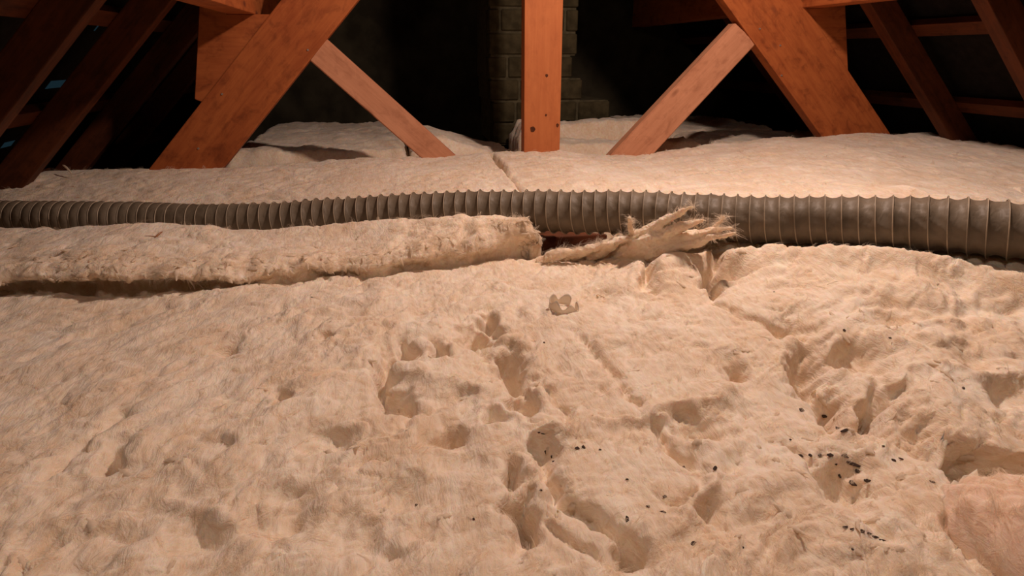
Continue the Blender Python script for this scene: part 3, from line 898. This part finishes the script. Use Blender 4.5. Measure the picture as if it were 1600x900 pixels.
far_blanket(1.14, 1.75, 2.71, 3.45, 0.060, 'farthest dim mineral wool blanket right of the chimney base', 231)
far_blanket(1.20, 1.95, 2.26, 2.69, 0.055, 'shadowed mineral wool blanket behind the right brace', 241)

def wool_height(x, y):
    j = int(np.clip(np.searchsorted(FG[200, :, 0], x), 1, FG.shape[1] - 2))
    i = int(np.clip(np.searchsorted(FG[:, j, 1], y), 1, FG.shape[0] - 2))
    return float(FG[i, j, 2])
def on_wool(px, py):
    """where the sight line meets the foreground wool"""
    d = ray(px, py)
    for s in np.linspace(0.35, 1.4, 900):
        p = CAM + d * s
        if p[2] < wool_height(p[0], p[1]): return p
    return at_z(px, py, 0)

# ---- 5. torn tuft poking up in front of the duct
def tuft(name, lobes, label, mat, seed, nfib=900):
    """pulled-out layers of wool felted into one ragged piece: lobes of (root, tip, width, thickness, bend)"""
    o0 = np.array(lobes[0][0])
    VV = []; FF = []; base = 0; Gs = []
    nu, nv = 60, 40
    for li, (a, c, wd, th, bend) in enumerate(lobes):
        a = np.array(a); c = np.array(c)
        ax = c - a; L = np.linalg.norm(ax); ax = ax / L
        sd = np.cross(ax, [0, 0, 1.0]); sd /= np.linalg.norm(sd); nz = np.cross(sd, ax)
        uu = np.linspace(0, 1, nu); ph = np.linspace(0, 2 * math.pi, nv, endpoint=False)
        U_, P_ = np.meshgrid(uu, ph, indexing='ij')
        prof = np.sin(np.clip(U_ * 0.80 + 0.20, 0, 1) * math.pi) ** 0.6 * (1 - 0.7 * U_ ** 1.2) + 0.02
        ns = 1 + 0.30 * fbm(U_ * 3 + seed + li * 3, np.cos(P_) * 1.5, 3, seed) + 0.25 * fbm(U_ * 7, P_ * 2 + li, 2, seed + 2 + li)
        rw = wd * prof * ns + 0.0012; rt = th * prof * ns + 0.0012
        wig = 0.006 * fbm(U_ * 4 + li * 5, U_ * 0, 2, seed + 9)
        V = a + ax * (U_[..., None] * L) + sd * (np.cos(P_) * rw + wig)[..., None] + nz * (np.sin(P_) * rt + bend * np.sin(U_ * math.pi) + wig)[..., None]
        V = V - o0
        Fq = grid_faces(nu, nv, wrap=True) + base
        caps = []
        for ring in (np.arange(nv)[::-1], (nu - 1) * nv + np.arange(nv)):
            for k in range(0, nv // 2 - 1):
                caps.append([ring[k], ring[k + 1], ring[nv - 2 - k], ring[nv - 1 - k]])
        VV.append(V.reshape(-1, 3)); FF += [Fq, np.array(caps) + base]; base += nu * nv
        Gs.append(V)
    o_ = link(name, mesh_np(name, np.concatenate(VV), np.concatenate(FF)), M[mat])
    o_.location = o0
    tag(o_, label, 'wool tuft')
    md = o_.modifiers.new('felted', 'REMESH'); md.mode = 'VOXEL'; md.voxel_size = 0.0014; md.use_smooth_shade = True
    for sz, st in ((0.020, 0.006), (0.007, 0.003)):
        tx = bpy.data.textures.new(name + '_relief', 'CLOUDS'); tx.noise_scale = sz; tx.noise_depth = 2
        dm = o_.modifiers.new('relief', 'DISPLACE'); dm.texture = tx; dm.strength = st; dm.texture_coords = 'LOCAL'
    G_ = np.concatenate(Gs, 1)
    keep = np.ones(G_.shape[:2]); keep[:, ::nv] = 0; keep[:, nv - 1::nv] = 0; keep[:4] = 0
    fibres(G_, nfib, 0.020, 0.00013, o_, seed, 0.004, keep, 10, 0.0015)
    return o_
def root_on(px, py, sink=0.012):
    p_ = on_wool(px, py); return p_ - np.array([0, 0, sink])
def tip(px, py, r_, back=0.0):
    return at_depth(px, py, (r_ - CAM) @ FW + back)
def T(px, py, s_): return at_depth(px, py, s_)
R1, R2, R3, R4 = root_on(958, 396, .010), root_on(962, 398, .012), root_on(975, 398, .014), root_on(1000, 398, .014)
tuft('wool_tuft', [(R1, T(1082, 322, 1.09), .020, .015, .006), (R2, T(1100, 344, 1.08), .026, .020, .008),
                   (R3, T(1144, 356, 1.06), .028, .019, .008), (R4, T(1148, 363, 1.05), .026, .013, .004),
                   (root_on(1090, 386, .004), T(1131, 338, 1.07), .006, .005, .001), (root_on(988, 390, .006), T(984, 341, 1.165), .008, .008, .001)],
     'pointed torn tuft of pale wool sticking up against the duct', 'wool', 311, 5000)
tuft('wool_tuft', [(root_on(842, 406, .006), T(908, 390, 1.23), .016, .012, .004), (root_on(875, 404, .008), T(955, 380, 1.21), .016, .012, .004), (root_on(915, 402, .008), T(1000, 366, 1.19), .020, .014, .006)],
     'low ragged wool tuft along the lip of the gap under the duct', 'wool', 331, 2500)

# ---- 6. the torn pinkish clump in the lower right corner
p0 = at_z(1690, 868, 0.012)
nu, nv = 90, 120
th_ = np.linspace(0, 2 * math.pi, nv, endpoint=False); ph_ = np.linspace(0.02, math.pi - 0.02, nu)
PH, THt = np.meshgrid(ph_, th_, indexing='ij')
R_ = 1 + 0.20 * fbm(np.cos(THt) * 2 + 4, np.sin(THt) * 2 + PH * 1.4, 3, 401) + 0.05 * fbm(np.cos(THt) * 4, np.sin(THt) * 4 + PH * 4, 2, 405)
sx_, sy_, sz_ = 0.062, 0.105, 0.055
V = np.stack([np.sin(PH) * np.cos(THt) * sx_ * R_, np.sin(PH) * np.sin(THt) * sy_ * R_, np.cos(PH) * sz_ * R_], -1)
clump = link('wool_clump', mesh_np('wool_clump', V.reshape(-1, 3), grid_faces(nu, nv, wrap=True)), M['wool_pink'])
clump.location = (p0[0], p0[1], -0.012)
tag(clump, 'torn pinkish clump of wool in the lower right corner', 'wool clump')
fibres(V[3:45], 9000, 0.014, 0.00009, clump, 409, 0.002, None, 12, 0.0015)

# ================================================================== the flexible duct
def catmull(P, n):
    P = np.vstack([2 * P[0] - P[1], P, 2 * P[-1] - P[-2]])
    out = []
    for i in range(1, len(P) - 2):
        t = np.linspace(0, 1, n, endpoint=False)[:, None]
        a, b_, c, d = P[i - 1], P[i], P[i + 1], P[i + 2]
        out.append(0.5 * (2 * b_ + (c - a) * t + (2 * a - 5 * b_ + 4 * c - d) * t ** 2 + (3 * b_ - a - 3 * c + d) * t ** 3))
    out.append(P[-2][None]); return np.vstack(out)
path = catmull(DPTS, 60)
seg = np.r_[0, np.cumsum(np.linalg.norm(np.diff(path, axis=0), axis=1))]
TOT = seg[-1]
NS = 1500
sarr = np.linspace(0, TOT, NS)
C_ = np.stack([np.interp(sarr, seg, path[:, k]) for k in range(3)], 1)
T_ = np.gradient(C_, axis=0); T_ /= np.linalg.norm(T_, axis=1, keepdims=True)
SD = np.cross(T_, [0, 0, 1.0]); SD /= np.linalg.norm(SD, axis=1, keepdims=True)
UPV = np.cross(SD, T_)
# pitch of the coil: squeezed at the left, drawn out at the right
xmid = C_[:, 0]
pitch = np.interp(xmid, [-1.1, -0.75, -0.35, 0.1, 0.5, 0.9], [0.0200, 0.0205, 0.0235, 0.0245, 0.0240, 0.0250])
turn = np.r_[0, np.cumsum(np.diff(sarr) / ((pitch[1:] + pitch[:-1]) / 2))]
NA = 56
ang = np.linspace(0, 2 * math.pi, NA, endpoint=False)
wob = 0.10 * fbm(sarr * 12, sarr * 0 + 1, 2, 601)
A_, TU = np.meshgrid(ang, turn + wob)
phase = (TU + A_ / (2 * math.pi)) % 1.0                    # helix
full = np.interp(xmid, [-0.6, -0.2], [1.0, 0.0])[:, None]  # squeezed cloth bulges, stretched cloth hangs between the wires
d0 = np.minimum(phase, 1 - phase)                          # distance from the wire, 0..0.5
tent = -0.0048 * (np.sin(np.clip(d0 * 2, 0, 1) * math.pi / 2) ** 0.7)
bulge = -0.0045 * (1 - np.sin(np.clip(d0 * 2, 0, 1) * math.pi / 2) ** 0.6)
prof = tent * (1 - full) + bulge * full
S2 = np.repeat(sarr[:, None], NA, 1)
wr_amp = 0.0016 + 0.0030 * np.exp(-((np.repeat(xmid[:, None], NA, 1) - 0.55) / 0.07) ** 2) + 0.0018 * np.exp(-((np.repeat(xmid[:, None], NA, 1) - 0.83) / 0.06) ** 2)
prof += wr_amp * fbm(S2 * 45 + np.sin(A_) * 2.5, np.cos(A_) * 3, 3, 611) + 0.0022 * fbm(S2 * 9, np.sin(A_) * 1.5, 2, 617)
RR = DUCT_R + prof
V = C_[:, None, :] + SD[:, None, :] * (np.cos(A_) * RR)[..., None] + UPV[:, None, :] * (np.sin(A_) * RR * 0.98)[..., None]
duct = empty('flexible_duct', (0, 1.35, 0.0))
tag(duct, 'long grey-brown ribbed flexible duct lying across the wool', 'duct')
off = np.array(duct.location)
o = link('sleeve', mesh_np('sleeve', V.reshape(-1, 3) - off, grid_faces(NS, NA, wrap=True)), M['sleeve'], duct)
# the coiled wire showing as a worn ridge through the cloth
nt_turns = turn[-1]
NP_ = int(nt_turns * 44)
tt = np.linspace(0.6, nt_turns - 0.6, NP_)
a_w = (-tt * 2 * math.pi)                                    # phase zero: turn + angle/2pi = integer
# walk along the sleeve: position s where turn(s)+wob = tt
s_w = np.interp(tt, turn + wob, sarr)
a_w = -(np.interp(s_w, sarr, turn + wob) % 1.0) * 2 * math.pi
cw = np.stack([np.interp(s_w, sarr, C_[:, k]) for k in range(3)], 1)
sw = np.stack([np.interp(s_w, sarr, SD[:, k]) for k in range(3)], 1)
uw = np.stack([np.interp(s_w, sarr, UPV[:, k]) for k in range(3)], 1)
fw_ = np.interp(np.interp(s_w, sarr, xmid), [-0.6, -0.2], [1.0, 0.0])
Rw = DUCT_R + 0.0006 - 0.0030 * fw_ + 0.0022 * fbm(s_w * 9, np.sin(a_w) * 1.5, 2, 617)
pw = cw + sw * (np.cos(a_w) * Rw)[:, None] + uw * (np.sin(a_w) * Rw * 0.98)[:, None]
tw = np.gradient(pw, axis=0); tw /= np.linalg.norm(tw, axis=1, keepdims=True)
rad = pw - cw; rad /= np.linalg.norm(rad, axis=1, keepdims=True)
bw = np.cross(tw, rad)
K = 5; wr = 0.0010
pa = np.arange(K) * 2 * math.pi / K
Vw = pw[:, None, :] + wr * (np.cos(pa)[None, :, None] * rad[:, None, :] + np.sin(pa)[None, :, None] * bw[:, None, :])
o = link('wire_coil', mesh_np('wire_coil', Vw.reshape(-1, 3) - off, grid_faces(NP_, K, wrap=True)), M['wire'], duct)
o['label'] = 'lighter worn ridge of the coiled wire'

# ================================================================== small things on the wool
# plastic scrap: a loop of cloudy film
p = on_wool(880, 482)
pts = []
N = 40
for k in range(N + 1):
    t = k / N
    a = 0.4 + t * 5.6
    pts.append((0.019 * math.cos(a) * (1 + 0.12 * math.sin(3 * a)), 0.017 * math.sin(a) + 0.004 * math.sin(5 * t), 0.0))
V = []
for k, q in enumerate(pts):
    h = 0.013 + 0.005 * math.sin(k * 0.7)
    for zz in (0.0, 0.35, 0.7, 1.0):
        fl_ = 1 + 0.12 * zz * math.sin(k * 0.6)
        V.append((q[0] * fl_, q[1] * fl_, zz * h))
me = mesh_np('plastic_scrap', np.array(V), grid_faces(N + 1, 4))
scrap = link('plastic_scrap', me, M['film'])
sm = scrap.modifiers.new('thickness', 'SOLIDIFY'); sm.thickness = 0.0012
scrap.location = (p[0], p[1], p[2] - 0.002)
scrap.rotation_euler = (0.2, 0.1, 0.5)
tag(scrap, 'small curled scrap of cloudy plastic film on the wool', 'scrap')

# straws under the left part of the duct and other bits
def stick(name, a, c, r_, mat, label, cat, group=None):
    a = np.array(a); c = np.array(c)
    n = 8; ts = np.linspace(0, 1, n)
    L = np.linalg.norm(c - a)
    P = a + (c - a) * ts[:, None] + np.stack([0 * ts, 0 * ts, 0.08 * L * np.sin(ts * math.pi)], 1)
    ax = (c - a) / L; s1 = np.cross(ax, [0, 0, 1.0]); s1 /= np.linalg.norm(s1) + 1e-9; s2 = np.cross(s1, ax)
    K_ = 6; an = np.arange(K_) * 2 * math.pi / K_
    rr = r_ * (1 - 0.6 * np.abs(ts * 2 - 1) ** 3)
    V_ = P[:, None] + rr[:, None, None] * (np.cos(an)[None, :, None] * s1 + np.sin(an)[None, :, None] * s2)
    o_ = link(name, mesh_np(name, V_.reshape(-1, 3) - a, grid_faces(n, K_, wrap=True)), M[mat])
    o_.location = a
    tag(o_, label, cat, group)
    return o_
def strip_pt(px, py, z=0.03): return at_z(px, py, z)
stick('straw', strip_pt(203, 376, .034), strip_pt(246, 370, .040), 0.0014, 'straw', 'thin brown straw lying on the wool strip below the duct, the longer one', 'straw')
stick('straw', strip_pt(238, 379, .034), strip_pt(254, 362, .046), 0.0018, 'straw', 'short brown straw on the wool strip, leaning up to the duct', 'straw')
a = at_y(98, 258, 2.0); c = at_y(112, 272, 1.96)
stick('pale_splinter', c, a, 0.003, 'fibre', 'pale splinter sticking up at the far left edge of the wool', 'splinter')

def fleck(px, py, w, h, rot, label, group):
    p_ = on_wool(px, py)
    s = (p_ - CAM) @ FW / F_PX
    bm_ = bmesh.new()
    bmesh.ops.create_icosphere(bm_, subdivisions=1, radius=0.5)
    for v in bm_.verts:
        v.co *= random.uniform(0.7, 1.25)
        v.co = Vector((v.co.x * w * 1.35 * s, v.co.y * h * s * 1.4, v.co.z * min(w, h) * s * 0.4))
    me_ = bpy.data.meshes.new('soot_fleck'); bm_.to_mesh(me_); bm_.free()
    o_ = link('soot_fleck', me_, M['soot'], smooth=False)
    o_.location = (p_[0], p_[1], p_[2] + 0.0008)
    o_.rotation_euler = (0.25, 0, -rot)
    tag(o_, label, 'soot fleck', group)
g1 = 'black flecks strung out near the right-hand hollow'
lab1 = 'black soot fleck, one of those strung above the right-hand hollow'
for q in ((1288, 651, 9, 7, .6), (1310, 672, 8, 9, -.5), (1320, 674, 16, 5, -.3), (1252, 713, 9, 5, .3), (1266, 712, 5, 5, 0), (1280, 712, 9, 6, 0), (1297, 712, 8, 5, .2), (1306, 726, 5, 4, 0), (1396, 720, 6, 5, .4),
          (1409, 718, 10, 2.5, .9), (1457, 754, 8, 2.5, .8), (1380, 698, 5, 3, 0), (1235, 688, 4, 3, 0), (1312, 745, 4, 6, .3), (1252, 642, 6, 8, .5)):
    fleck(*q, lab1, g1)
fleck(1320, 713, 14, 6, .4, 'black soot fleck, the upper end of the curved dark streak', 'curved dark streak')
fleck(1333, 726, 20, 7, .9, 'long black soot fleck, the middle of the curved dark streak', 'curved dark streak')
fleck(1341, 738, 10, 6, 1.2, 'black soot fleck, the lower end of the curved dark streak', 'curved dark streak')
fleck(1332, 756, 12, 9, .4, 'largest roundish black fleck, inside the right-hand hollow', 'flecks in the hollow')
fleck(1354, 752, 10, 5, .1, 'flat black fleck on the rim of the right-hand hollow', 'flecks in the hollow')
g2 = 'black flecks in the dark line below the right-hand hollow'
for k, q in enumerate(((1322, 826, 12, 6, .4), (1333, 829, 10, 5, .3), (1346, 831, 8, 5, .2), (1356, 835, 10, 4, .4), (1367, 840, 9, 4, .4), (1378, 845, 11, 3.5, .4))):
    fleck(*q, 'black soot fleck in the broken dark line near the bottom right', g2)
for lab3, g3, qs in (
    ('tiny black fleck at the head of the curved groove in the middle of the wool', 'flecks in the curved groove', ((850, 678, 8, 4, .2), (842, 676, 4, 4, 0), (854, 706, 6, 8, .3), (863, 715, 4, 6, 0), (866, 722, 6, 3, 0))),
    ('tiny black fleck in the short row just right of the curved groove', 'short row of flecks', ((902, 701, 7, 5, 0), (911, 700, 7, 6, 0), (938, 704, 4, 4, 0))),
    ('tiny black fleck on the flattened patch right of the curved groove', 'flecks on the flattened patch', ((980, 750, 4, 3, 0), (1069, 733, 5, 8, .2), (1012, 792, 6, 4, 0), (1035, 802, 9, 5, .2), (1039, 777, 6, 5, 0), (980, 814, 5, 13, .2))),
    ('thin dark sliver low on the right edge of the flattened patch', None, ((1083, 850, 6, 10, .9),)),
    ('thin dark sliver on the upper right edge of the flattened patch', None, ((1117, 733, 5, 9, .8),)),
    ('lone black speck on the lower left side of the curved groove', None, ((845, 767, 4, 4, 0),)),
    ('leftmost lone black speck low in the foreground wool', None, ((650, 790, 4, 4, 0),)),
    ('lone black speck at the bottom, left of the curved groove', None, ((740, 812, 3, 4, 0),)),
    ('lone black speck below the plastic scrap', None, ((850, 536, 3, 3, 0),)),
    ('left one of two black specks above the torn seam on the right', None, ((1319, 517, 4, 5, .3),)),
    ('right one of two black specks above the torn seam on the right', None, ((1391, 529, 4, 4, .6),)),
    ('lone black speck below the right-hand part of the duct', None, ((1210, 457, 3, 3, 0),)),
    ('rightmost lone dark speck, above the dark cavity', None, ((1505, 607, 4, 6, .8),)),
    ('lone black speck under the broken dark line at the bottom right', None, ((1332, 860, 4, 4, 0),)),
    ('lone black speck just below the edge of the wool strip', None, ((487, 466, 4, 3, 0),)),
    ('lone black speck at the bottom, left of the broken dark line', None, ((1160, 857, 5, 4, 0),))):
    for q in qs: fleck(*q, lab3, g3)
